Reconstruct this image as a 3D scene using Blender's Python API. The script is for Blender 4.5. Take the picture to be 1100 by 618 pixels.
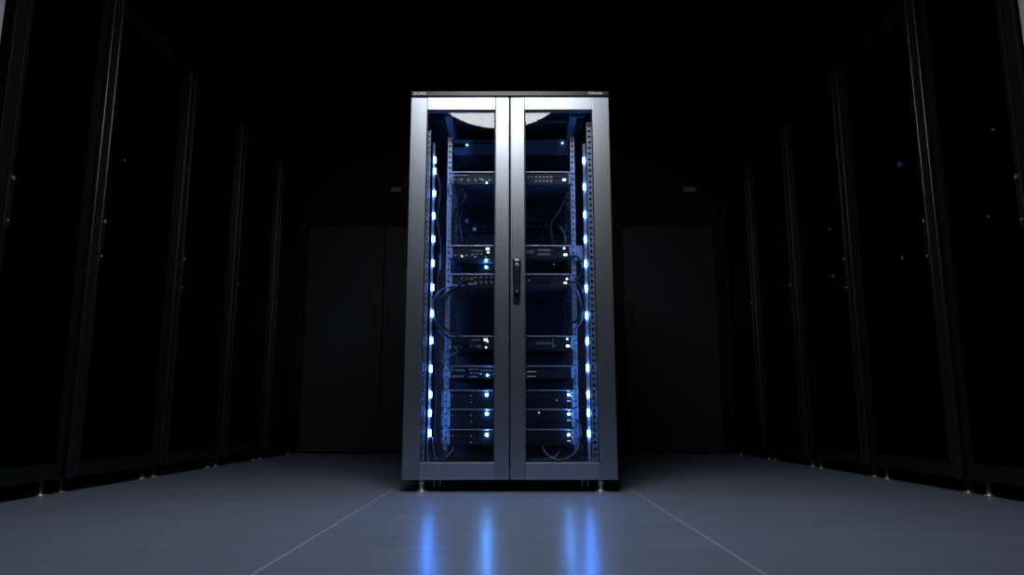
import bpy, bmesh, math, random
from mathutils import Vector, Matrix
random.seed(7)
for o in list(bpy.data.objects): bpy.data.objects.remove(o)
S = bpy.context.scene
COL = S.collection

# ------------------------------------------------------------------ camera, world, exposure
FPX = 784.0                      # focal length in pixels of an 1100 px wide frame
CAM_Z = 0.2765
PITCH = math.atan(138/784.0)
YAW = 2/784.0
cam_d = bpy.data.cameras.new('camera'); cam = bpy.data.objects.new('camera', cam_d); COL.objects.link(cam)
cam_d.sensor_width = 36.0; cam_d.lens = FPX/1100*36.0; cam_d.clip_start = 0.02
cam.location = (0, 0, CAM_Z); cam.rotation_euler = (math.pi/2+PITCH, 0, YAW)
S.camera = cam
W = bpy.data.worlds.new('dark_room'); S.world = W; W.use_nodes = True
W.node_tree.nodes['Background'].inputs[0].default_value = (0.02, 0.025, 0.03, 1)
W.node_tree.nodes['Background'].inputs[1].default_value = 0.0
S.view_settings.view_transform = 'Standard'; S.view_settings.look = 'None'
S.view_settings.exposure = 0.0; S.view_settings.gamma = 1.0; S.view_settings.use_curve_mapping = False

LAMP_L = 8.5                     # radiance of the round lamp
LAMP_COL = (0.93, 0.96, 1.0)
LED_COL = (0.055, 0.26, 1.0)
LED_L = 95.0

def ray(px, py):
    u = (px-550)/FPX; v = -(py-309)/FPX
    X = u; Y = math.cos(PITCH)-v*math.sin(PITCH); Z = v*math.cos(PITCH)+math.sin(PITCH)
    return X-YAW*Y, Y, Z
def at(px, py, Y):               # the point of the plane at depth Y seen in the photo at px, py
    r = ray(px, py); t = Y/r[1]; return Vector((r[0]*t, Y, CAM_Z+r[2]*t))
def atx(px, py, X):
    r = ray(px, py); t = X/r[0]; return Vector((X, r[1]*t, CAM_Z+r[2]*t))

# ------------------------------------------------------------------ materials
def mat(name, base=(.5,.5,.5), rough=.5, metal=0., spec=.5, emit=None, es=0.):
    m = bpy.data.materials.new(name); m.use_nodes = True
    b = m.node_tree.nodes['Principled BSDF']
    b.inputs['Base Color'].default_value = (*base, 1); b.inputs['Roughness'].default_value = rough
    b.inputs['Metallic'].default_value = metal; b.inputs['Specular IOR Level'].default_value = spec
    if emit:
        b.inputs['Emission Color'].default_value = (*emit, 1); b.inputs['Emission Strength'].default_value = es
    return m
def N(m, t): return m.node_tree.nodes.new(t)
def brushed(name, base, rough, scale, amp=.06, camp=.06, bump=.05):
    m = mat(name, base, rough, 1.0); nt = m.node_tree; b = nt.nodes['Principled BSDF']
    tc = N(m,'ShaderNodeTexCoord'); mp = N(m,'ShaderNodeMapping'); mp.inputs['Scale'].default_value = scale
    nz = N(m,'ShaderNodeTexNoise'); nz.inputs['Scale'].default_value = 1.0; nz.inputs['Detail'].default_value = 3
    nt.links.new(tc.outputs['Object'], mp.inputs[0]); nt.links.new(mp.outputs[0], nz.inputs['Vector'])
    r = N(m,'ShaderNodeMapRange'); r.inputs['To Min'].default_value = rough-amp; r.inputs['To Max'].default_value = rough+amp
    nt.links.new(nz.outputs['Fac'], r.inputs['Value']); nt.links.new(r.outputs[0], b.inputs['Roughness'])
    c = N(m,'ShaderNodeMix'); c.data_type = 'RGBA'
    c.inputs['A'].default_value = (*[max(0,x*(1-camp)) for x in base],1); c.inputs['B'].default_value = (*[min(1,x*(1+camp)) for x in base],1)
    nt.links.new(nz.outputs['Fac'], c.inputs['Factor']); nt.links.new(c.outputs['Result'], b.inputs['Base Color'])
    bp = N(m,'ShaderNodeBump'); bp.inputs['Strength'].default_value = bump; bp.inputs['Distance'].default_value = .001
    nt.links.new(nz.outputs['Fac'], bp.inputs['Height']); nt.links.new(bp.outputs[0], b.inputs['Normal'])
    return m
def paint(name, base, rough, var=.15, scale=6., spec=.5):
    m = mat(name, base, rough, 0, spec); nt = m.node_tree; b = nt.nodes['Principled BSDF']
    tc = N(m,'ShaderNodeTexCoord'); nz = N(m,'ShaderNodeTexNoise'); nz.inputs['Scale'].default_value = scale
    nt.links.new(tc.outputs['Object'], nz.inputs['Vector'])
    c = N(m,'ShaderNodeMix'); c.data_type = 'RGBA'
    c.inputs['A'].default_value = (*[x*(1-var) for x in base],1); c.inputs['B'].default_value = (*[x*(1+var) for x in base],1)
    nt.links.new(nz.outputs['Fac'], c.inputs['Factor']); nt.links.new(c.outputs['Result'], b.inputs['Base Color'])
    return m
def pane(name, tint, refl, rough=.0):     # clear pane: transparent with a mirror share that grows towards grazing angles
    m = bpy.data.materials.new(name); m.use_nodes = True; nt = m.node_tree; nt.nodes.clear()
    o = N(m,'ShaderNodeOutputMaterial'); t = N(m,'ShaderNodeBsdfTransparent'); g = N(m,'ShaderNodeBsdfGlossy')
    t.inputs[0].default_value = (*tint,1); g.inputs['Roughness'].default_value = rough; g.inputs[0].default_value = (1,1,1,1)
    lw = N(m,'ShaderNodeLayerWeight'); lw.inputs['Blend'].default_value = .5
    pw = N(m,'ShaderNodeMath'); pw.operation = 'POWER'; pw.inputs[1].default_value = 4
    ma = N(m,'ShaderNodeMath'); ma.operation = 'MULTIPLY_ADD'; ma.inputs[1].default_value = .55; ma.inputs[2].default_value = refl
    nt.links.new(lw.outputs['Facing'], pw.inputs[0]); nt.links.new(pw.outputs[0], ma.inputs[0])
    mx = N(m,'ShaderNodeMixShader'); nt.links.new(ma.outputs[0], mx.inputs[0]); nt.links.new(t.outputs[0], mx.inputs[1]); nt.links.new(g.outputs[0], mx.inputs[2])
    nt.links.new(mx.outputs[0], o.inputs[0]); return m

M = {}
M['stile'] = brushed('brushed_aluminium_upright', (.52,.56,.625), .372, (420,420,2.5), .035, .05)
M['rail_metal'] = brushed('brushed_aluminium_crosswise', (.60,.64,.71), .44, (2.5,420,420), .03, .04)
M['cap'] = brushed('dark_grey_metal', (.050,.050,.054), .38, (3,200,200), .04, .08)
M['black'] = paint('black_powder_coat', (.011,.011,.012), .45)
M['inner'] = paint('black_inner_panel', (.075,.076,.082), .36)
M['rear'] = paint('dark_grey_rear_panel', (.24,.245,.26), .55)
M['unit'] = paint('black_unit_case', (.030,.031,.036), .36)
M['case'] = paint('dark_grey_unit_case', (.10,.104,.115), .33)
M['slate_dark'] = paint('dark_bracket_paint', (.09,.095,.105), .4)
M['slate'] = paint('slate_faceplate', (.30,.32,.36), .45)
M['unitface'] = paint('charcoal_faceplate', (.013,.0135,.015), .45)
M['lip'] = mat('satin_aluminium_lip', (.55,.56,.58), .38, 1.0)
M['zinc'] = brushed('zinc_plated_steel', (.40,.415,.44), .42, (80,80,8), .06, .10)
M['zinc'].node_tree.nodes['Principled BSDF'].inputs['Metallic'].default_value = .6
M['bracket'] = paint('grey_bracket_paint', (.30,.31,.33), .5)
M['chrome'] = mat('chrome', (.75,.76,.78), .32, .75)
M['handle'] = mat('black_handle_plastic', (.004,.004,.005), .55)
M['rubber'] = mat('black_rubber', (.012,.012,.012), .6)
M['cable'] = paint('black_cable_sheath', (.012,.012,.013), .5, .2, 30)
M['greycable'] = paint('grey_cable_sheath', (.10,.105,.115), .5, .15, 30)
M['glass'] = pane('clear_door_glass', (.91,.93,.96), .045)
M['smoke'] = pane('smoked_door_glass', (.30,.31,.33), .006, .12)
M['led'] = mat('blue_white_led', (.1,.2,.4), .4, 0, .5, LED_COL, LED_L)
M['ledtape'] = paint('white_led_tape', (.30,.32,.36), .5, .05)
M['bluelamp'] = mat('blue_indicator', (.02,.05,.2), .4, 0, .5, (.09,.34,1.0), 220)
M['whitelamp'] = mat('white_indicator', (.3,.3,.3), .4, 0, .5, (.62,.78,1.0), 3.5)
M['softlamp'] = mat('dim_white_indicator', (.3,.3,.3), .4, 0, .5, (.75,.82,.9), .35)
M['dimblue'] = mat('dim_blue_indicator', (.02,.05,.2), .4, 0, .5, (.12,.36,1.0), .55)
M['yellowlamp'] = mat('yellow_indicator', (.3,.3,.1), .4, 0, .5, (.9,.85,.45), 1.4)
M['greenlamp'] = mat('green_indicator', (.2,.3,.1), .4, 0, .5, (.62,.80,.30), .9)
M['port'] = mat('port_socket', (.006,.006,.007), .35)
M['portrim'] = mat('port_metal_rim', (.85,.86,.88), .4, .3)
M['plug'] = mat('pale_plug', (.5,.5,.5), .4)
M['lettering'] = mat('pale_lettering', (.9,.9,.92), .4)
M['cabinet'] = paint('cabinet_black_paint', (.005,.005,.0055), .5, .2)
M['edge'] = mat('cabinet_dark_metal_edge', (.20,.205,.21), .36, 1.0)
M['post'] = paint('cabinet_post_paint', (.014,.0145,.015), .45, .2)
M['grey'] = paint('light_grey_cabinet_paint', (.66,.67,.68), .5)
M['wall'] = paint('black_wall_paint', (.004,.004,.0045), .8, .2, 2)
M['panel'] = paint('charcoal_door_paint', (.034,.037,.040), .6, .25, 1.2)
M['ceiling'] = paint('black_ceiling_paint', (.004,.004,.004), .9, .2, 2)
M['plate'] = mat('grey_plate', (.35,.35,.36), .5)
M['opal'] = mat('opal_diffuser', (.8,.8,.8), .5, 0, .5, LAMP_COL, LAMP_L)

def floor_mat():
    m = mat('grey_sheet_floor', (.2,.2,.2), .3); nt = m.node_tree; b = nt.nodes['Principled BSDF']
    g = N(m,'ShaderNodeNewGeometry'); L = nt.links.new
    sx = N(m,'ShaderNodeSeparateXYZ'); L(g.outputs['Position'], sx.inputs[0])
    mp = N(m,'ShaderNodeMapping'); mp.inputs['Scale'].default_value = (1.6, 26, 1); L(g.outputs['Position'], mp.inputs[0])
    nz = N(m,'ShaderNodeTexNoise'); nz.inputs['Scale'].default_value = 1; nz.inputs['Detail'].default_value = 5; nz.inputs['Roughness'].default_value = .65; L(mp.outputs[0], nz.inputs['Vector'])
    n2 = N(m,'ShaderNodeTexNoise'); n2.inputs['Scale'].default_value = 1.3; n2.inputs['Detail'].default_value = 4; L(g.outputs['Position'], n2.inputs['Vector'])
    ad = N(m,'ShaderNodeMath'); ad.operation = 'ADD'; L(nz.outputs['Fac'], ad.inputs[0]); L(n2.outputs['Fac'], ad.inputs[1])
    cr = N(m,'ShaderNodeMapRange'); cr.inputs['From Min'].default_value = .6; cr.inputs['From Max'].default_value = 1.4; L(ad.outputs[0], cr.inputs['Value'])
    mx = N(m,'ShaderNodeMix'); mx.data_type = 'RGBA'; mx.inputs['A'].default_value = (.31,.37,.50,1); mx.inputs['B'].default_value = (.40,.475,.63,1)
    L(cr.outputs[0], mx.inputs['Factor'])
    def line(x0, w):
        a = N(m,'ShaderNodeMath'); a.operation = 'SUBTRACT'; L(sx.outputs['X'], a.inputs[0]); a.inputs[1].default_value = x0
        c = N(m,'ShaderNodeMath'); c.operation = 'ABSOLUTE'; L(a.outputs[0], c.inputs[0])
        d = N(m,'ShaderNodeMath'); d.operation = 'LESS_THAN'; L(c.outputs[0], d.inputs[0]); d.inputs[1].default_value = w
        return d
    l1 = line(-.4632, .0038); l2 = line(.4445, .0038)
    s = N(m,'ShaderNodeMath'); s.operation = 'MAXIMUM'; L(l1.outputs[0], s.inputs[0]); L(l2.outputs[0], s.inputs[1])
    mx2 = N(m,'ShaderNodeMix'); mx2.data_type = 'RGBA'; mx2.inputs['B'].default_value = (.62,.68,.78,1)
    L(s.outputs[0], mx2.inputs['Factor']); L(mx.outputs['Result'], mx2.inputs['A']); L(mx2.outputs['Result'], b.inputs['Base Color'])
    rr = N(m,'ShaderNodeMapRange'); rr.inputs['From Min'].default_value = .3; rr.inputs['From Max'].default_value = .7
    rr.inputs['To Min'].default_value = .24; rr.inputs['To Max'].default_value = .27; L(nz.outputs['Fac'], rr.inputs['Value']); L(rr.outputs[0], b.inputs['Roughness'])
    bp = N(m,'ShaderNodeBump'); bp.inputs['Strength'].default_value = .007; bp.inputs['Distance'].default_value = .002; L(nz.outputs['Fac'], bp.inputs['Height']); L(bp.outputs[0], b.inputs['Normal'])
    return m
M['floor'] = floor_mat()

# ------------------------------------------------------------------ mesh helpers
def box(bm, x0, x1, y0, y1, z0, z1, bev=0., seg=2, mi=0):
    x0,x1 = min(x0,x1),max(x0,x1); y0,y1 = min(y0,y1),max(y0,y1); z0,z1 = min(z0,z1),max(z0,z1)
    t = bmesh.new()
    bmesh.ops.create_cube(t, size=1)
    for v in t.verts: v.co = Vector(((x0+x1)/2+v.co.x*(x1-x0), (y0+y1)/2+v.co.y*(y1-y0), (z0+z1)/2+v.co.z*(z1-z0)))
    if bev > 0: bmesh.ops.bevel(t, geom=t.edges[:], offset=bev, segments=seg, affect='EDGES', profile=.5)
    for f in t.faces: f.material_index = mi
    merge(bm, t)
def merge(bm, t, mtx=None):
    vs = {}
    for v in t.verts: vs[v] = bm.verts.new(mtx @ v.co if mtx else v.co)
    for f in t.faces:
        try:
            g = bm.faces.new([vs[v] for v in f.verts]); g.material_index = f.material_index; g.smooth = f.smooth
        except ValueError: pass
    t.free()
def lathe(bm, prof, c, axis='Z', n=20, mi=0):    # prof: list of (radius, height)
    rings = []
    for r, h in prof:
        ring = []
        for i in range(n):
            a = 2*math.pi*i/n; p = (r*math.cos(a), r*math.sin(a), h)
            if axis == 'Y': p = (p[0], p[2], p[1])
            if axis == 'X': p = (p[2], p[0], p[1])
            ring.append(bm.verts.new(Vector(c)+Vector(p)))
        rings.append(ring)
    for a, b in zip(rings, rings[1:]):
        for i in range(n):
            f = bm.faces.new((a[i], a[(i+1)%n], b[(i+1)%n], b[i])); f.smooth = True; f.material_index = mi
    for ring in (rings[0], rings[-1]):
        f = bm.faces.new(ring); f.material_index = mi
def tube(bm, pts, r, n=8, sub=6):
    P = [Vector(p) for p in pts]; Q = []
    for i in range(len(P)-1):
        p0 = P[max(0,i-1)]; p1 = P[i]; p2 = P[i+1]; p3 = P[min(len(P)-1,i+2)]
        for k in range(sub):
            t = k/sub
            Q.append(.5*((2*p1)+(p2-p0)*t+(2*p0-5*p1+4*p2-p3)*t*t+(3*p1-p0-3*p2+p3)*t**3))
    Q.append(P[-1]); rings = []; ref = Vector((.3,.9,.2)).normalized()
    for i, q in enumerate(Q):
        d = (Q[min(i+1,len(Q)-1)]-Q[max(i-1,0)]).normalized()
        ref = (ref-d*ref.dot(d)).normalized(); s = d.cross(ref)
        rings.append([bm.verts.new(q+r*(math.cos(2*math.pi*k/n)*ref+math.sin(2*math.pi*k/n)*s)) for k in range(n)])
    for a, b in zip(rings, rings[1:]):
        for k in range(n):
            f = bm.faces.new((a[k], a[(k+1)%n], b[(k+1)%n], b[k])); f.smooth = True
    bm.faces.new(rings[0]); bm.faces.new(rings[-1])
def obj(name, bm, m, parent=None):
    bmesh.ops.recalc_face_normals(bm, faces=bm.faces[:])
    me = bpy.data.meshes.new(name); bm.to_mesh(me); bm.free()
    for x in (m if isinstance(m, (list,tuple)) else [m]): me.materials.append(M[x])
    o = bpy.data.objects.new(name, me); COL.objects.link(o)
    if parent is not None: o.parent = parent
    return o
def tag(o, label, cat, group=None):
    o['label'] = label; o['category'] = cat
    if group: o['group'] = group
    return o
def thing(name, label, cat, loc=(0,0,0), group=None):
    o = bpy.data.objects.new(name, None); COL.objects.link(o); o.location = loc; o.empty_display_size = .05
    return tag(o, label, cat, group)
def struct(name, bm, m, parent=None):
    o = obj(name, bm, m, parent)
    if parent is None: o['kind'] = 'structure'
    return o
def place(o, loc):               # put a mesh thing's origin at its base point
    o.data.transform(Matrix.Translation(-Vector(loc))); o.location = loc; return o
B = bmesh.new
def kids(root, *names): return [c for c in root.children if c.name.split('.')[0] in names]

# ------------------------------------------------------------------ room
XW, YB, YF, ZC = 2.80, 5.60, -2.6, 3.30
bm = B(); box(bm, -XW-.1, XW+.1, YF-.1, YB+.1, -.1, 0); struct('floor', bm, 'floor')
bm = B(); box(bm, -XW-.1, XW+.1, YF-.1, YB+.1, ZC, ZC+.1); struct('ceiling', bm, 'ceiling')
bm = B(); box(bm, -XW-.1, -XW, YF, YB, 0, ZC); struct('wall_left', bm, 'wall')
bm = B(); box(bm, XW, XW+.1, YF, YB, 0, ZC); struct('wall_right', bm, 'wall')
bm = B(); box(bm, -XW-.1, XW+.1, YB, YB+.1, 0, ZC); struct('wall_back', bm, 'wall')
bm = B(); box(bm, -XW-.1, XW+.1, YF-.1, YF, 0, ZC); struct('wall_front', bm, 'wall')
def leaf(name, x0, x1, hx):
    bm = B(); box(bm, x0, x1, YB-.045, YB-.002, .012, 1.74, .004)  # leaf top set where the light fades, black wall standing for the shade above
    d = struct(name, bm, 'panel')
    bm = B(); box(bm, hx-.012, hx+.012, YB-.085, YB-.07, .95, 1.12, .004); box(bm, hx-.008, hx+.008, YB-.072, YB-.044, .965, .98); box(bm, hx-.008, hx+.008, YB-.072, YB-.044, 1.09, 1.105)
    obj('pull_handle', bm, 'black', d)
leaf('door_1', -1.605, -1.014, -1.06)
leaf('door_2', -1.006, -.42, -.96)
leaf('door_3', .853, 1.565, .90)
for x0, x1, lab in ((1.35, 1.447, 'small pale grey plate on the back wall above the door right of the rack'),
                    (-.975, -.90, 'small dark grey plate on the back wall above the doors left of the rack')):
    bm = B(); box(bm, x0, x1, YB-.012, YB-.001, 2.035, 2.075, .003)
    p = obj('wall_plate', bm, 'plate'); tag(p, lab, 'sign'); place(p, ((x0+x1)/2, YB-.001, 2.035))

# ------------------------------------------------------------------ round lamp hanging between the camera and the rack (seen reflected in the door glass)
LC = Vector((-.085, 1.75, 2.13)); LR = .40
lamp = thing('round_lamp', 'large round white lamp reflected at the top of the glass doors', 'lamp', LC)
tilt = Matrix.Rotation(math.radians(18), 4, 'X')      # disc facing down, tipped towards the rack
bm = B(); t = B(); lathe(t, [(LR,-.012),(LR,0.0)], (0,0,0), n=64); merge(bm, t, tilt); obj('diffuser', bm, 'opal', lamp)
bm = B(); t = B(); lathe(t, [(LR+.004,-.02),(LR+.02,-.02),(LR+.02,.03),(LR*.8,.10),(.16,.15),(.16,.19),(.001,.19)], (0,0,0), n=64)
for f in [f for f in t.faces if len(f.verts) > 30 and f.calc_center_median().z < 0]: t.faces.remove(f)
merge(bm, t, tilt); obj('housing', bm, 'black', lamp)
bm = B()
top = tilt @ Vector((0,0,.19)); tube(bm, [top, top+Vector((0,0,.1)), (top.x, top.y, ZC-LC.z-.02)], .014, 10, 4)
lathe(bm, [(.06,ZC-LC.z-.03),(.06,ZC-LC.z)], (top.x, top.y, 0)); obj('hanging_rod', bm, 'black', lamp)

# ------------------------------------------------------------------ the rack
RX, RY, RH = -.0155, 2.77, 1.571
HW = .3990
RD = .95
YG = 2.90                                             # face of the mounted units
rack = thing('server_rack', 'tall silver framed server rack with two glass doors lit blue inside', 'server rack', (RX, RY+RD/2, 0))
def P(name, bm, m, par=rack):
    o = obj(name, bm, m, par)
    off = Vector((RX, RY+RD/2, 0))
    o.data.transform(Matrix.Translation(-off)); return o
xl, xr = RX-HW, RX+HW
bm = B(); box(bm, xl+.002, xl+.014, RY+.035, RY+RD, .046, 1.545, .002); P('side_panel', bm, 'black')
bm = B(); box(bm, xr-.014, xr-.002, RY+.035, RY+RD, .046, 1.545, .002); P('side_panel', bm, 'black')
bm = B(); box(bm, xl+.014, xr-.014, RY+RD-.02, RY+RD-.002, .07, 1.53); P('back_panel', bm, 'rear')
bm = B(); box(bm, xl+.014, xr-.014, RY+.035, RY+RD-.02, .046, .075, .002); P('base_panel', bm, 'inner')
bm = B(); box(bm, xl+.014, xr-.014, RY+.035, RY+RD-.02, 1.532, 1.545)
P('roof_panel', bm, 'inner')
bm = B()
for k in range(5): box(bm, .232, .30, RY+.07+k*.05, RY+.09+k*.05, 1.512, 1.532, .002)
P('roof_vent', bm, 'bracket')
bm = B(); box(bm, xl-.001, xr+.001, RY-.004, RY+RD, 1.5478, RH, .003); cap = P('top_cap', bm, 'cap')
def lettering(s, x, z, h, w, par):
    c = bpy.data.curves.new('txt', 'FONT'); c.body = s; c.size = 1; c.extrude = .02; c.offset = .018
    t = bpy.data.objects.new('txt', c); COL.objects.link(t); bpy.context.view_layer.update()
    me = bpy.data.meshes.new_from_object(t.evaluated_get(bpy.context.evaluated_depsgraph_get()))
    bpy.data.objects.remove(t)
    xs = [v.co.x for v in me.vertices]; ys = [v.co.y for v in me.vertices]
    for v in me.vertices:
        a = (v.co.x-min(xs) if False else v.co.x)
    x0, x1, y0, y1 = min(xs), max(xs), min(ys), max(ys)
    for v in me.vertices:
        v.co = Vector((x+(v.co.x-x0)/(x1-x0)*w, RY-.0045-(v.co.z)*.02, z+(v.co.y-y0)/(y1-y0)*h))-Vector((RX, RY+RD/2, 0))
    me.materials.append(M['lettering'])
    o = bpy.data.objects.new('lettering', me); COL.objects.link(o); o.parent = par
    return o
l = lettering('DUARS', at(444.5,102,RY).x, 1.5535, .012, .050, cap)
l = lettering('Cybernet', at(631.8,102,RY).x, 1.5525, .0135, .058, cap)

DZ0, DZ1 = .0445, 1.5440
mid = at(547.6, 300, RY).x
def door(x0, x1, gx0, gx1, hinge_x):
    gz0, gz1 = .107, 1.491
    bm = B(); y0, y1 = RY-.002, RY+.032
    box(bm, x0, gx0, y0, y1, DZ0, DZ1, .0025, 2, 0); box(bm, gx1, x1, y0, y1, DZ0, DZ1, .0025, 2, 0)
    box(bm, gx0, gx1, y0+.0006, y1, gz1, DZ1, .0015, 2, 1); box(bm, gx0, gx1, y0+.0006, y1, DZ0, gz0, .0015, 2, 1)
    d = P('door', bm, ['stile','rail_metal'])
    bm = B(); box(bm, gx0+.0005, gx1-.0005, RY+.010, RY+.015, gz0+.0005, gz1-.0005); P('glass_pane', bm, 'glass', d)
    bm = B(); b = .004
    for (a0,a1,c0,c1) in ((gx0,gx0+b,gz0,gz1),(gx1-b,gx1,gz0,gz1),(gx0+b,gx1-b,gz0,gz0+b),(gx0+b,gx1-b,gz1-b,gz1)):
        box(bm, a0, a1, RY+.002, RY+.0098, c0, c1)
    P('gasket', bm, 'rubber', d)
    for z in (.30, .80, 1.30):
        bm = B(); lathe(bm, [(.007,-.03),(.007,.03)], (hinge_x, RY+.034, z)); P('hinge', bm, 'black', d)
    return d
dl = door(xl, mid-.0022, -.3485, -.0735, xl+.006)
dr = door(mid+.0022, xr, .0430, .3160, xr-.006)
# swing handle on the right door
hx = at(555.2, 300, RY).x
bm = B(); box(bm, hx-.0165, hx+.0165, RY-.012, RY-.0022, .705, .878, .0045, 3)
for v in bm.verts:                                   # rounded lower end
    if v.co.z < .722: v.co.x = hx+(v.co.x-hx)*(.62+.38*max(0,(v.co.z-.705)/.017)**.5)
P('handle_plate', bm, 'handle', dr)
bm = B(); box(bm, hx-.0095, hx+.0095, RY-.026, RY-.0122, .735, .838, .004, 3); P('handle_lever', bm, 'handle', dr)
bm = B(); lathe(bm, [(.0075,0),(.0075,-.006),(.005,-.0075)], (hx, RY-.0122, .850), 'Y'); P('key_lock', bm, 'chrome', dr)
bm = B(); box(bm, hx-.010, hx+.010, RY-.0145, RY-.0122, .864, .872, .001); P('lock_badge', bm, 'chrome', dr)
bm = B(); lathe(bm, [(.0045,0),(.0045,-.003)], (hx, RY-.0262, .745), 'Y', 12); P('lever_button', bm, 'chrome', dr)
# feet and casters
for sx in (-1, 1):
    for y in (RY+.024, RY+RD-.06):
        x = RX+sx*(HW-.072) if sx < 0 else RX+sx*(HW-.062)
        bm = B(); lathe(bm, [(.020,0),(.020,.004),(.012,.007),(.0085,.008),(.0085,.045)], (x, y, 0)); lathe(bm, [(.0125,.028),(.0125,.037)], (x,y,0), 'Z', 6)
        P('levelling_foot', bm, 'chrome')
        cx_ = x-sx*.055
        bm = B(); lathe(bm, [(.017,-.008),(.019,-.006),(.019,.006),(.017,.008)], (cx_, y+.04, .019), 'X'); P('caster', bm, 'rubber')
        bm = B(); box(bm, cx_-.013, cx_-.0095, y+.028, y+.055, .015, .046); box(bm, cx_+.0095, cx_+.013, y+.028, y+.055, .015, .046); P('caster_fork', bm, 'zinc')
# perforated posts and 19 inch rails: real holes
def perforated(x0, x1, y, z0, z1, pitch, hole, flange, th=.002):
    bm = B(); xc = (x0+x1)/2; hw = hole/2
    box(bm, x0, xc-hw, y, y+th, z0, z1); box(bm, xc+hw, x1, y, y+th, z0, z1)
    z = z0
    while z < z1-.001:
        e = min(z+pitch-hole, z1); box(bm, xc-hw, xc+hw, y, y+th, z, e); z += pitch
    fx = x0 if flange < 0 else x1
    box(bm, fx-.001, fx+.001, y+th, y+.018, z0, z1)
    return bm
GX0, GX1 = at(482.5, 330, YG).x, at(615.5, 330, YG).x      # faceplate span between the rails
rz0, rz1 = .085, 1.50
P('mounting_rail', perforated(GX0-.015, GX0+.002, YG+.006, rz0+.06, 1.43, .024, .008, -1), 'zinc')
P('mounting_rail', perforated(GX1-.002, GX1+.015, YG+.006, rz0+.06, 1.43, .024, .008, 1), 'zinc')
P('rear_rail', perforated(GX0-.015, GX0+.007, 3.16, rz0, rz1, .024, .011, -1), 'inner')
P('rear_rail', perforated(GX1-.007, GX1+.015, 3.16, rz0, rz1, .024, .011, 1), 'inner')
bm = B(); box(bm, GX0-.02, GX1+.02, 3.285, 3.29, .92, 1.14, .001); P('added_rear_plate', bm, 'rear')  # grey plate added ahead of the back panel, where lamp light reaches it
for q0, q1, a0, a1 in ((617.5, 626, 264, 279.5), (471.5, 474, 272, 290), (475, 479.5, 396, 407), (474, 479, 420, 437), (474, 479, 442, 458), (474, 479, 462, 477)):
    pa, pb = at(q0, a1, YG+.02), at(q1, a0, YG+.02)
    bm = B(); box(bm, pa.x, pb.x, YG+.02, YG+.024, pa.z, pb.z, .001); P('cable_bracket', bm, 'bracket' if q0 > 600 else 'slate_dark')
for xx in (xl+.0142, xr-.0192):
    bm = B(); box(bm, xx, xx+.005, RY+.07, RY+RD-.03, .09, 1.52); P('inner_liner', bm, 'inner')
P('frame_post', perforated(.297, .319, 2.83, rz0, 1.462, .024, .010, 1), 'zinc')
P('frame_post', perforated(-.352, -.339, 2.83, rz0, 1.43, .024, .006, -1), 'zinc')
for x in (-.268, .245):                               # depth beams under the roof
    bm = B(); box(bm, x-.014, x+.014, RY+.045, RY+RD-.03, 1.478, 1.532, .003); P('roof_beam', bm, 'bracket')
bm = B(); box(bm, xl+.014, xr-.014, YG+.004, YG+.03, 1.50, 1.532, .002); P('roof_crossbar', bm, 'inner')

# ------------------------------------------------------------------ LED strips
def led_strip(pix, label, Y):
    pts = [at(x, y, Y) for x, y in pix]
    xc = sum(p.x for p in pts)/len(pts)
    z0, z1 = .10, max(p.z for p in pts)+.075
    s = thing('led_strip', label, 'led strip', (xc, Y, z0), 'blue led strips in the rack')
    bm = B(); box(bm, -.0065, .0065, .002, .005, 0, z1-z0, .0008); obj('backing_tape', bm, 'ledtape', s)
    s.rotation_euler.z = math.radians(54 if xc < 0 else -24)
    for p in pts:
        bm = B(); box(bm, -.0042, .0042, -.007, .0018, p.z-z0-.013, p.z-z0+.013, .0032, 3); obj('led', bm, 'led', s)
    return s
L1 = [(467,172),(466,184),(466,208),(465.5,232),(465,257),(464.6,283),(464.3,309),(463,337),(463,366),(462.7,396.5),(462.3,424),(462.2,444),(462,465.5)]
R1 = [(626,173),(626.5,201),(628,231),(628.5,257.5),(629.3,283.5),(629.7,310),(630.3,339),(631,366.5),(632,395.5),(632.5,424),(633,443.5),(633.5,466)]
led_strip(L1, 'blue led strip up the left side inside the glass fronted rack', 2.865)
led_strip(R1, 'blue led strip up the right side inside the glass fronted rack', 2.865)

# ------------------------------------------------------------------ mounted units
def unit(name, label, cat, y0, y1, depth, Y=YG, lip=True, face='unitface', px=548, ears=True, group=None):
    za, zb = at(px, y1, Y).z, at(px, y0, Y).z
    x0, x1 = GX0, GX1; xc = (x0+x1)/2
    u = thing(name, label, cat, (xc, Y, za), group)
    h = zb-za; w = (x1-x0)/2
    bm = B(); box(bm, -w+.012, w-.012, .004, depth, .001, h-.001, .0015); obj('case', bm, 'case', u)
    bm = B(); box(bm, -w, w, -.002, .0038, 0, h, .0012); obj('faceplate', bm, face, u)
    if lip:
        bm = B(); box(bm, -w, w, -.009, -.0022, h-.0052, h, .0016, 3); obj('top_lip', bm, 'lip', u)
    if ears:
        for s in (-1, 1):
            bm = B(); box(bm, s*(w+.0005), s*(w-.011), -.005, -.0022, .002, h-.006, .0008); obj('ear', bm, 'bracket', u)
    u['h'] = h; u['w'] = w; u['Y'] = Y; u['za'] = za; u['xc'] = xc
    return u
def loc(u, px, py):
    p = at(px, py, u['Y']); return p.x-u['xc'], p.z-u['za']
def light(u, px, py, m, r=.0042, sq=False):
    x, z = loc(u, px, py); bm = B()
    if sq: box(bm, x-r*1.3, x+r*1.3, -.005, -.002, z-r*.8, z+r*.8, .0006)
    else: lathe(bm, [(r,-.0021),(r,-.0042),(r*.7,-.0072),(r*.2,-.0085)], (x,0,z), 'Y', 14)
    return obj('indicator_light', bm, m, u)
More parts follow.
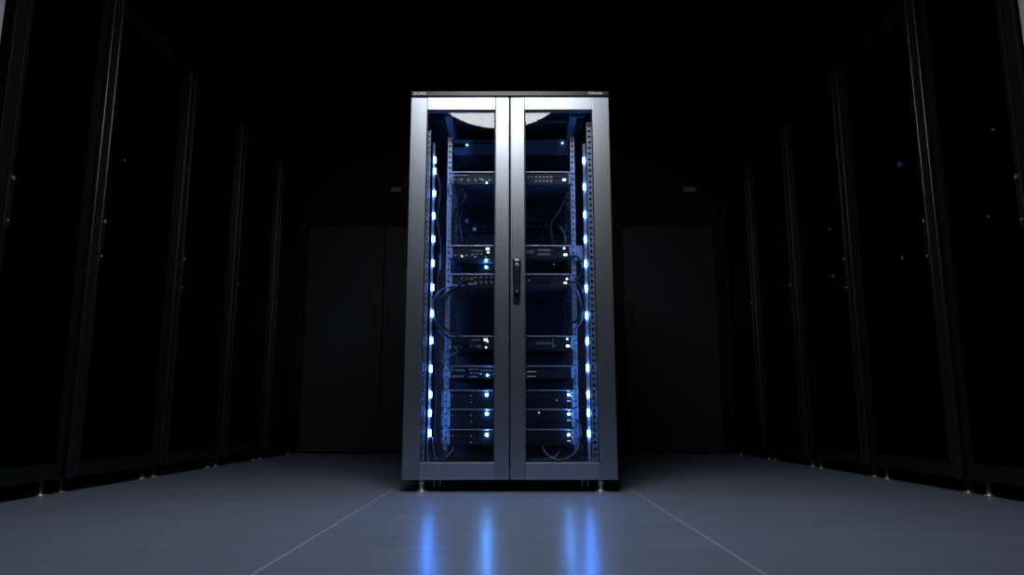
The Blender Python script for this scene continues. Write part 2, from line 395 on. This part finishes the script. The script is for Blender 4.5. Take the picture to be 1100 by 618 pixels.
def ports(u, px0, px1, py, n, w=.009, h=.008):
    for i in range(n):
        x, z = loc(u, px0+(px1-px0)*(i/(n-1) if n > 1 else 0), py); bm = B()
        t = .0011
        box(bm, x-w/2, x+w/2, -.0045, -.002, z+h/2-t, z+h/2); box(bm, x-w/2, x+w/2, -.0045, -.002, z-h/2, z-h/2+t)
        box(bm, x-w/2, x-w/2+t, -.0045, -.002, z-h/2+t, z+h/2-t); box(bm, x+w/2-t, x+w/2, -.0045, -.002, z-h/2+t, z+h/2-t)
        box(bm, x-w/2+t, x+w/2-t, -.0028, -.002, z-h/2+t, z+h/2-t, 0, 2, 1)
        obj('port', bm, ['portrim','port'], u)
def plate(u, px0, px1, py0, py1, m, name='label_plate', d=.004):
    x0, z1 = loc(u, px0, py0); x1, z0 = loc(u, px1, py1); bm = B(); box(bm, x0, x1, -.002-d, -.002, z0, z1, min(.0008, d*.3)); return obj(name, bm, m, u)

u = unit('rack_unit', 'topmost dark blue lit unit under the rack roof', 'rack unit', 150, 166.5, .40, Y=3.04, lip=False, face='slate', ears=False)
light(u, 501.6, 156, 'whitelamp', .004); light(u, 604, 154, 'whitelamp', .004)
plate(u, 487, 499.5, 155, 158.5, 'port', 'display_window'); plate(u, 508, 545, 153, 154.5, 'port', 'vent_slot'); plate(u, 484, 503, 161, 163, 'bracket', 'label_plate')

u = unit('network_switch', 'network switch just below the topmost unit, with a pale square light at right', 'network switch', 185, 198.5, .36)
plate(u, 487, 503, 188.2, 189.6, 'bracket'); ports(u, 488, 526, 193.5, 6); ports(u, 576, 592, 190.5, 5, .008, .006); ports(u, 576, 592, 194.8, 5, .008, .006)
light(u, 606, 193.5, 'whitelamp', .0055, True); light(u, 516, 192.5, 'softlamp', .003, True); plate(u, 566, 573, 190, 191.2, 'bracket'); plate(u, 594, 601, 190, 192, 'port', 'display_window')
light(u, 523, 196.5, 'bluelamp', .0020)

u = unit('network_switch', 'network switch above the door handle, with white and yellow lights and many ports', 'network switch', 264, 278, .36)
ports(u, 489, 507, 274.5, 4, .009, .006); ports(u, 508, 517, 273, 3, .008, .005); ports(u, 579, 590, 269, 5, .008, .006); ports(u, 579, 590, 273.5, 5, .008, .006); ports(u, 567, 572.5, 271, 3, .008, .010)
plate(u, 507, 518, 269.2, 270.6, 'bracket'); plate(u, 595, 603, 267, 270, 'port', 'display_window')
light(u, 523.8, 267.8, 'whitelamp', .0055, True); light(u, 524.5, 271.5, 'whitelamp', .0035, True); light(u, 496.5, 275.6, 'yellowlamp', .0042)
light(u, 510.5, 276, 'softlamp', .0035); light(u, 522, 276.4, 'softlamp', .0025)
light(u, 606, 267, 'whitelamp', .0045); light(u, 607.3, 274, 'whitelamp', .0055, True)

u = unit('rack_unit', 'recessed dark unit with one blue light, below the switch above the handle', 'rack unit', 284, 295.5, .36, Y=3.0, lip=False, face='unit', ears=False)
light(u, 522.3, 287.3, 'bluelamp', .0045); light(u, 595, 284.5, 'softlamp', .002, True)

u = unit('network_switch', 'network switch beside the door handle, cables leaving its left end', 'network switch', 294.5, 309, .36)
ports(u, 497, 507, 299.5, 3, .010, .008); ports(u, 511, 528, 298, 4, .008, .006); ports(u, 511, 528, 303.5, 4, .008, .006); plate(u, 484, 499, 306, 308, 'bracket'); plate(u, 503, 512, 304.5, 306.5, 'bracket')
light(u, 609, 300, 'whitelamp', .0045); light(u, 607.2, 304.2, 'whitelamp', .0045, True); light(u, 568, 301.5, 'softlamp', .002); plate(u, 574, 590, 299, 303, 'port', 'vent_slot')

u = unit('network_switch', 'network switch under the open cable gap, black cables hanging over its left end', 'network switch', 361, 376, .36)
ports(u, 488, 495, 372.5, 3, .008, .006); ports(u, 506, 515, 372.3, 3, .009, .008); plate(u, 506, 516, 364.8, 366.2, 'bracket'); ports(u, 577, 591, 369, 5, .008, .008)
light(u, 521.8, 365.3, 'whitelamp', .0055, True); light(u, 523.8, 367.3, 'whitelamp', .003); light(u, 522.2, 373.5, 'whitelamp', .0038)
light(u, 609.3, 364.5, 'whitelamp', .0042); light(u, 610, 372, 'whitelamp', .0055, True); light(u, 595.5, 371.5, 'softlamp', .002); plate(u, 593.3, 594.3, 363.5, 374, 'bracket', 'divider')

u = unit('patch_switch', 'switch full of small ports with green lights left of centre, above the three servers', 'network switch', 393, 407, .36)
ports(u, 486, 498, 398, 6, .007, .005); ports(u, 487, 497, 404.5, 5, .007, .005); ports(u, 505, 513, 397, 4, .007, .005); ports(u, 506, 513, 401, 3, .007, .005); ports(u, 505, 512, 405, 4, .007, .005); ports(u, 517, 530, 398, 5, .007, .005)
light(u, 523.7, 403.3, 'bluelamp', .0036); light(u, 516.5, 402, 'softlamp', .003, True); light(u, 530.5, 402, 'softlamp', .003, True)
for i in range(4):
    for j in range(2): light(u, 567.3+i*2.6, 399.5+j*5, 'greenlamp', .0015, True)

for y0, y1, yl, lab in ((419, 438.5, 424.3, 'uppermost of the three black servers at the bottom of the rack'),
                    (439.5, 459.5, 445, 'middle one of the three black servers at the bottom of the rack'),
                    (461, 478.5, 467.3, 'lowest of the three black servers at the bottom of the rack')):
    u = unit('rack_server', lab, 'server', y0, y1, .60, group='black servers at the bottom of the rack')
    light(u, 523, yl, 'bluelamp', .0056); light(u, 611, yl, 'bluelamp', .0044); plate(u, 609, 613, yl+6, yl+7.5, 'softlamp', 'indicator_light')
    for q in (486, 506): light(u, q, yl+1, 'softlamp', .0018)
    light(u, 506, yl+8, 'softlamp', .0018)
    for k in range(9): plate(u, 568+k*3.6, 569.8+k*3.6, y0+10, y1-3, 'port', 'vent_slot', .0015)
    if yl == 445: light(u, 579, 443.5, 'yellowlamp', .0028)
    if yl < 430: light(u, 598, yl+6, 'softlamp', .0026)

u = unit('cable_patch_bay', 'patch panel at the back of the rack, seen through the upper opening', 'patch panel', 239, 250, .05, Y=3.15, lip=False)
ports(u, 513, 600, 243, 14, .011, .010)
u['note'] = ''; del u['note']
for o in [o for o in COL.objects if o.type == 'EMPTY']:
    for k in ('h','w','Y','za','xc'):
        if k in o: del o[k]

# ------------------------------------------------------------------ cables
def cable(label, pts, Y, r=.0035, m='cable', group=None, Ys=None):
    W3 = [at(x, y, (Ys[i] if Ys else Y)) for i, (x, y) in enumerate(pts)]
    bm = B(); tube(bm, W3, r); o = obj('cable', bm, m); tag(o, label, 'cable', group); place(o, W3[-1]); return o
G1 = 'black cables looping down the left side'
cable('black cable looping left from the switch beside the handle, outermost of its bundle', [(499,293),(495,305),(480,315),(467,330),(467,345),(474,357),(490,366),(503,369)], 0, .0042, 'cable', G1, [2.895,2.885,2.875,2.87,2.87,2.872,2.88,2.893])
cable('black cable looping left from the switch beside the handle, innermost of its bundle', [(502,300),(493,306),(481,318),(472,332),(472,345),(480,355),(495,363),(511,372)], 0, .0038, 'cable', G1, [2.893,2.885,2.88,2.872,2.872,2.875,2.88,2.893])
cable('grey cable dropping past the left rail to the switch full of ports', [(488,307),(474,312),(465.5,325),(469,346),(479,360),(481,374),(475,388),(490,398)], 0, .003, 'greycable', None, [2.89,2.875,2.868,2.868,2.875,2.88,2.885,2.893])
cable('thin grey cable hooked between the left rail and the unit under the cable gap', [(487,372),(492,378),(485,381),(481,390),(484,399)], 0, .0024, 'greycable', None, [2.893,2.88,2.88,2.885,2.893])
cable('black cable hanging at top left from the switch below the topmost unit', [(488,194),(493,200),(494,215),(488,230),(486,250),(488,262)], 0, .003, 'cable', None, [2.893,2.9,2.93,2.95,2.95,2.95])
cable('grey cable hanging beside the upper left rail', [(486,193),(481,205),(489,217),(492,228),(488,240)], 0, .0024, 'greycable', None, [2.893,2.88,2.92,2.95,2.96])
cable('long black cable running up behind the left led strip', [(468,180),(473,205),(470,235),(474,270),(471,300),(470,330),(468,370),(469,420),(467,465),(470,490)], 2.93, .005, 'cable')
cable('black cable coiled at the foot of the left led strip', [(461,468),(461,486),(466,494),(475,492),(480,484),(481,477)], 0, .0038, 'cable', None, [2.87,2.86,2.855,2.855,2.87,2.9])
cable('grey cable coiled beside the foot of the left led strip', [(465,470),(466,487),(472,495),(481,490),(487,481)], 0, .0028, 'greycable', None, [2.875,2.87,2.86,2.87,2.9])
cable('black cable bent around the right rail by the switch above the handle', [(612,276),(620,276),(625,284),(625,294),(618,300)], 0, .0045, 'cable', None, [2.892,2.885,2.88,2.885,2.9])
cable('black cable bent around the right rail by the switch beside the handle', [(612,303),(620,304),(626,313),(627,330),(621,343),(613,348)], 0, .0042, 'cable', None, [2.892,2.885,2.88,2.88,2.89,2.92])
cable('grey cable bowed right below the bend at the handle', [(610,306),(618,309),(623,322),(626,340),(620,352),(612,356)], 0, .003, 'greycable', None, [2.892,2.885,2.885,2.885,2.89,2.92])
cable('black cable hanging in the upper left opening beside the pale plug', [(497,200),(499,215),(494,236),(497,262)], 0, .005, 'cable', None, [2.96,3.0,3.02,3.0])
cable('grey cable hooked under the left end of the switch below the topmost unit', [(487,196),(496,203),(500,212),(492,222),(485,214),(484,204)], 0, .0026, 'greycable', None, [2.893,2.92,2.94,2.95,2.93,2.91])
cable('pale blue lit cable slanting across the upper right opening', [(608,212),(603,224),(597,233),(592,243),(594,262)], 0, .0052, 'greycable', None, [2.96,2.99,3.02,3.05,3.08])
cable('thick black cable crossing the slanting pale one in the upper right opening', [(583,227),(592,233),(600,240),(604,252),(606,264)], 0, .0075, 'cable', None, [3.12,3.12,3.11,3.1,3.05])
cable('black cable bowed upward in the upper right opening', [(581,266),(582,252),(588,245),(597,244),(603,252),(602,265)], 0, .006, 'cable', None, [3.13,3.13,3.13,3.13,3.12,3.1])
cable('grey cable hanging down the right of the upper opening', [(601,244),(606,250),(608,262)], 0, .0042, 'greycable', None, [3.05,3.03,3.0])
cable('black cable hanging in the dark gap right of the handle', [(602,308),(602,325),(606,340),(601,360)], 0, .005, 'greycable', None, [3.2,3.2,3.2,3.2])
cable('black cable sagging across the back of the dark gap right of the handle', [(567,322),(580,326),(592,318),(600,310)], 0, .005, 'cable', None, [3.3,3.3,3.3,3.3])
cable('black cable looped in front of the floor of the rack at right', [(582,479),(587,488),(597,494),(608,493),(617,487),(621,478)], 0, .003, 'greycable', None, [2.905,2.89,2.88,2.88,2.89,2.91])
cable('second smaller cable loop above the rack floor at right', [(602,479),(600,487),(592,493),(578,494),(568,494)], 0, .0026, 'greycable', None, [2.92,2.91,2.9,2.9,2.9])
cable('black cable dropping beside the lower right rail', [(621,452),(624,462),(622,474),(626,484),(624,493)], 0, .004, 'cable', None, [2.9,2.88,2.88,2.87,2.87])
# pale plugs in the upper left opening
for (x, y, lab) in ((502, 238, 'pale round plug with black lead in the upper left opening'), (510, 247, 'small pale plug under the round one in the upper left opening')):
    p = at(x, y, 3.08); t = thing('plug', lab, 'plug', p)
    bm = B(); lathe(bm, [(.006,-.012),(.009,-.010),(.009,.004),(.006,.010),(.004,.016)], (0,0,0), 'Y', 14); obj('plug_body', bm, 'plug', t)
    q = [Vector((0,.012,0)), Vector((.004,.02,-.02)), Vector((.008,.015,-.05)), at(x-1, 263, 3.06)-p]
    bm = B(); tube(bm, q, .0045); obj('lead', bm, 'cable', t)

# ------------------------------------------------------------------ rows of dark cabinets along both sides
CXF = 1.62; CH = 2.0; CD = 1.0
def cabinet_parts(root, s, w, frame='cabinet', edge='edge', post='post'):
    # local frame: origin on the floor at the near front corner; +Y runs along the row, -s*X is the aisle
    X = lambda d: s*d                                  # d metres into the cabinet from its face
    bm = B(); g = .003; z0 = .05
    box(bm, X(.03), X(CD), g, g+.012, z0, CH-.02); box(bm, X(.03), X(CD), w-g-.012, w-g, z0, CH-.02)
    box(bm, X(CD-.012), X(CD), g+.012, w-g-.012, z0, CH-.02); box(bm, X(.03), X(CD-.012), g+.012, w-g-.012, z0, z0+.02); box(bm, X(.03), X(CD-.012), g+.012, w-g-.012, CH-.035, CH-.02)
    obj('carcass', bm, frame, root)
    bm = B(); box(bm, X(-.002), X(CD), g, w-g, CH-.0195, CH, .003); obj('top_cap', bm, frame, root)
    bm = B(); box(bm, X(-.010), X(.028), g+.004, g+.056, z0+.005, CH-.021, .003, 2); obj('corner_post', bm, post, root)
    for ya in (g, g+.0562):
        bm = B(); box(bm, X(-.014), X(.02), ya, ya+.0036, z0+.005, CH-.021, .0014, 3); obj('post_trim', bm, edge, root)
    a, b = g+.062, w-g
    bm = B()
    box(bm, X(0), X(.026), a, a+.035, z0+.005, CH-.022, .001); box(bm, X(0), X(.026), b-.035, b, z0+.005, CH-.022, .001)
    box(bm, X(0), X(.026), a+.035, b-.035, z0+.005, z0+.06); box(bm, X(0), X(.026), a+.035, b-.035, CH-.08, CH-.022)
    d = obj('door', bm, frame, root)
    bm = B(); box(bm, X(.008), X(.013), a+.0355, b-.0355, z0+.0605, CH-.0805); obj('door_pane', bm, 'smoke', d)
    hy = a+.018
    bm = B(); box(bm, X(-.010), X(-.0005), hy-.014, hy+.014, .86, 1.05, .004); obj('handle_plate', bm, 'black', d)
    bm = B(); lathe(bm, [(.007,0),(.007,X(-.005))], (X(-.0102), hy, 1.03), 'X', 12); obj('key_lock', bm, 'chrome', d)
    bm = B(); lathe(bm, [(.0045,0),(.0045,X(-.004))], (X(-.0102), hy, .89), 'X', 12); obj('handle_button', bm, 'chrome', d)
    for y in (.055, w-.055):
        for xx in (.040, CD-.06):
            bm = B(); lathe(bm, [(.02,0),(.02,.005),(.0095,.009),(.0095,z0)], (X(xx), y, 0), 'Z', 14); obj('levelling_foot', bm, 'chrome', root)
def dup(root, loc, label):
    r = root.copy(); COL.objects.link(r); r.location = loc; r['label'] = label
    for ch in list(root.children):
        c = ch.copy(); COL.objects.link(c); c.parent = r
        for g in list(ch.children):
            d = g.copy(); COL.objects.link(d); d.parent = c
    return r
ORD = ['second', 'third', 'fourth', 'fifth']
for s, side in ((-1,'left'), (1,'right')):
    grp = 'black cabinets along the %s side' % side
    n = thing('server_cabinet', 'light grey cabinet showing at the top %s corner of the photo' % side, 'cabinet', (s*CXF, 1.42, 0))
    cabinet_parts(n, s, .712 if s < 0 else .737, 'grey', 'grey', 'grey')
    c1 = thing('server_cabinet', 'black cabinet nearest the camera on the %s side, next to the grey one' % side, 'cabinet', (s*CXF, 2.160, 0), grp)
    cabinet_parts(c1, s, .530, 'cabinet', 'cabinet', 'cabinet')
    c2 = thing('server_cabinet', 'second black cabinet from the camera on the %s side' % side, 'cabinet', (s*CXF, 2.695, 0), grp)
    cabinet_parts(c2, s, .700)
    for k in range(3):
        dup(c2, (s*CXF, 2.695+.705*(k+1), 0), '%s black cabinet from the camera on the %s side' % (ORD[k+1], side) + (', nearest the back wall' if k == 2 else ''))
# a few dark units glimmering behind the smoked panes
def cab_unit(px, py, m, label, rr=.006):
    s = 1 if px > 550 else -1
    p = atx(px, py, s*1.69)
    bounds = [(1.42,2.125),(2.160,2.690),(2.695,3.395),(3.400,4.100),(4.105,4.805),(4.810,5.510)]
    a, b = min(bounds, key=lambda q: abs(p.y-(q[0]+q[1])/2)/(q[1]-q[0]))
    y0, y1 = a+.085, b-.045
    t = thing('rack_unit', label, 'rack unit', (s*1.70, (y0+y1)/2, p.z-.022))
    c = (y0+y1)/2; X = lambda d: s*d
    bm = B(); box(bm, X(0), X(.45), y0-c+.01, y1-c-.01, 0, .044, .002); obj('case', bm, 'unit', t)
    bm = B(); box(bm, X(-.004), X(-.0002), y0-c, y1-c, 0, .044, .001); obj('faceplate', bm, 'unit', t)
    ly = max(y0+.01, min(y1-.01, p.y))-c
    bm = B(); box(bm, X(-.010), X(-.0042), ly-rr, ly+rr, .022-rr, .022+rr, .002); obj('indicator_light', bm, m, t)
cab_unit(965, 177, 'dimblue', 'dark unit with a blue light behind the pane of the second right cabinet', .010)
cab_unit(968, 277, 'softlamp', 'lower dark unit with a faint pale light in the second right cabinet', .006)
cab_unit(890, 247, 'dimblue', 'dark unit with a tiny blue light in the third right cabinet', .007)
cab_unit(894, 297, 'softlamp', 'lower dark unit with a faint white light in the third right cabinet', .007)
cab_unit(1065, 140, 'softlamp', 'upper dark unit with a faint light in the right black cabinet nearest the camera', .004)
cab_unit(1060, 233, 'softlamp', 'lower dark unit with a faint light in the right black cabinet nearest the camera', .004)
cab_unit(134, 172, 'softlamp', 'upper dark unit with a faint light in the second left cabinet', .004)
cab_unit(78, 213, 'softlamp', 'dark unit with a faint light in the left black cabinet nearest the camera', .005)
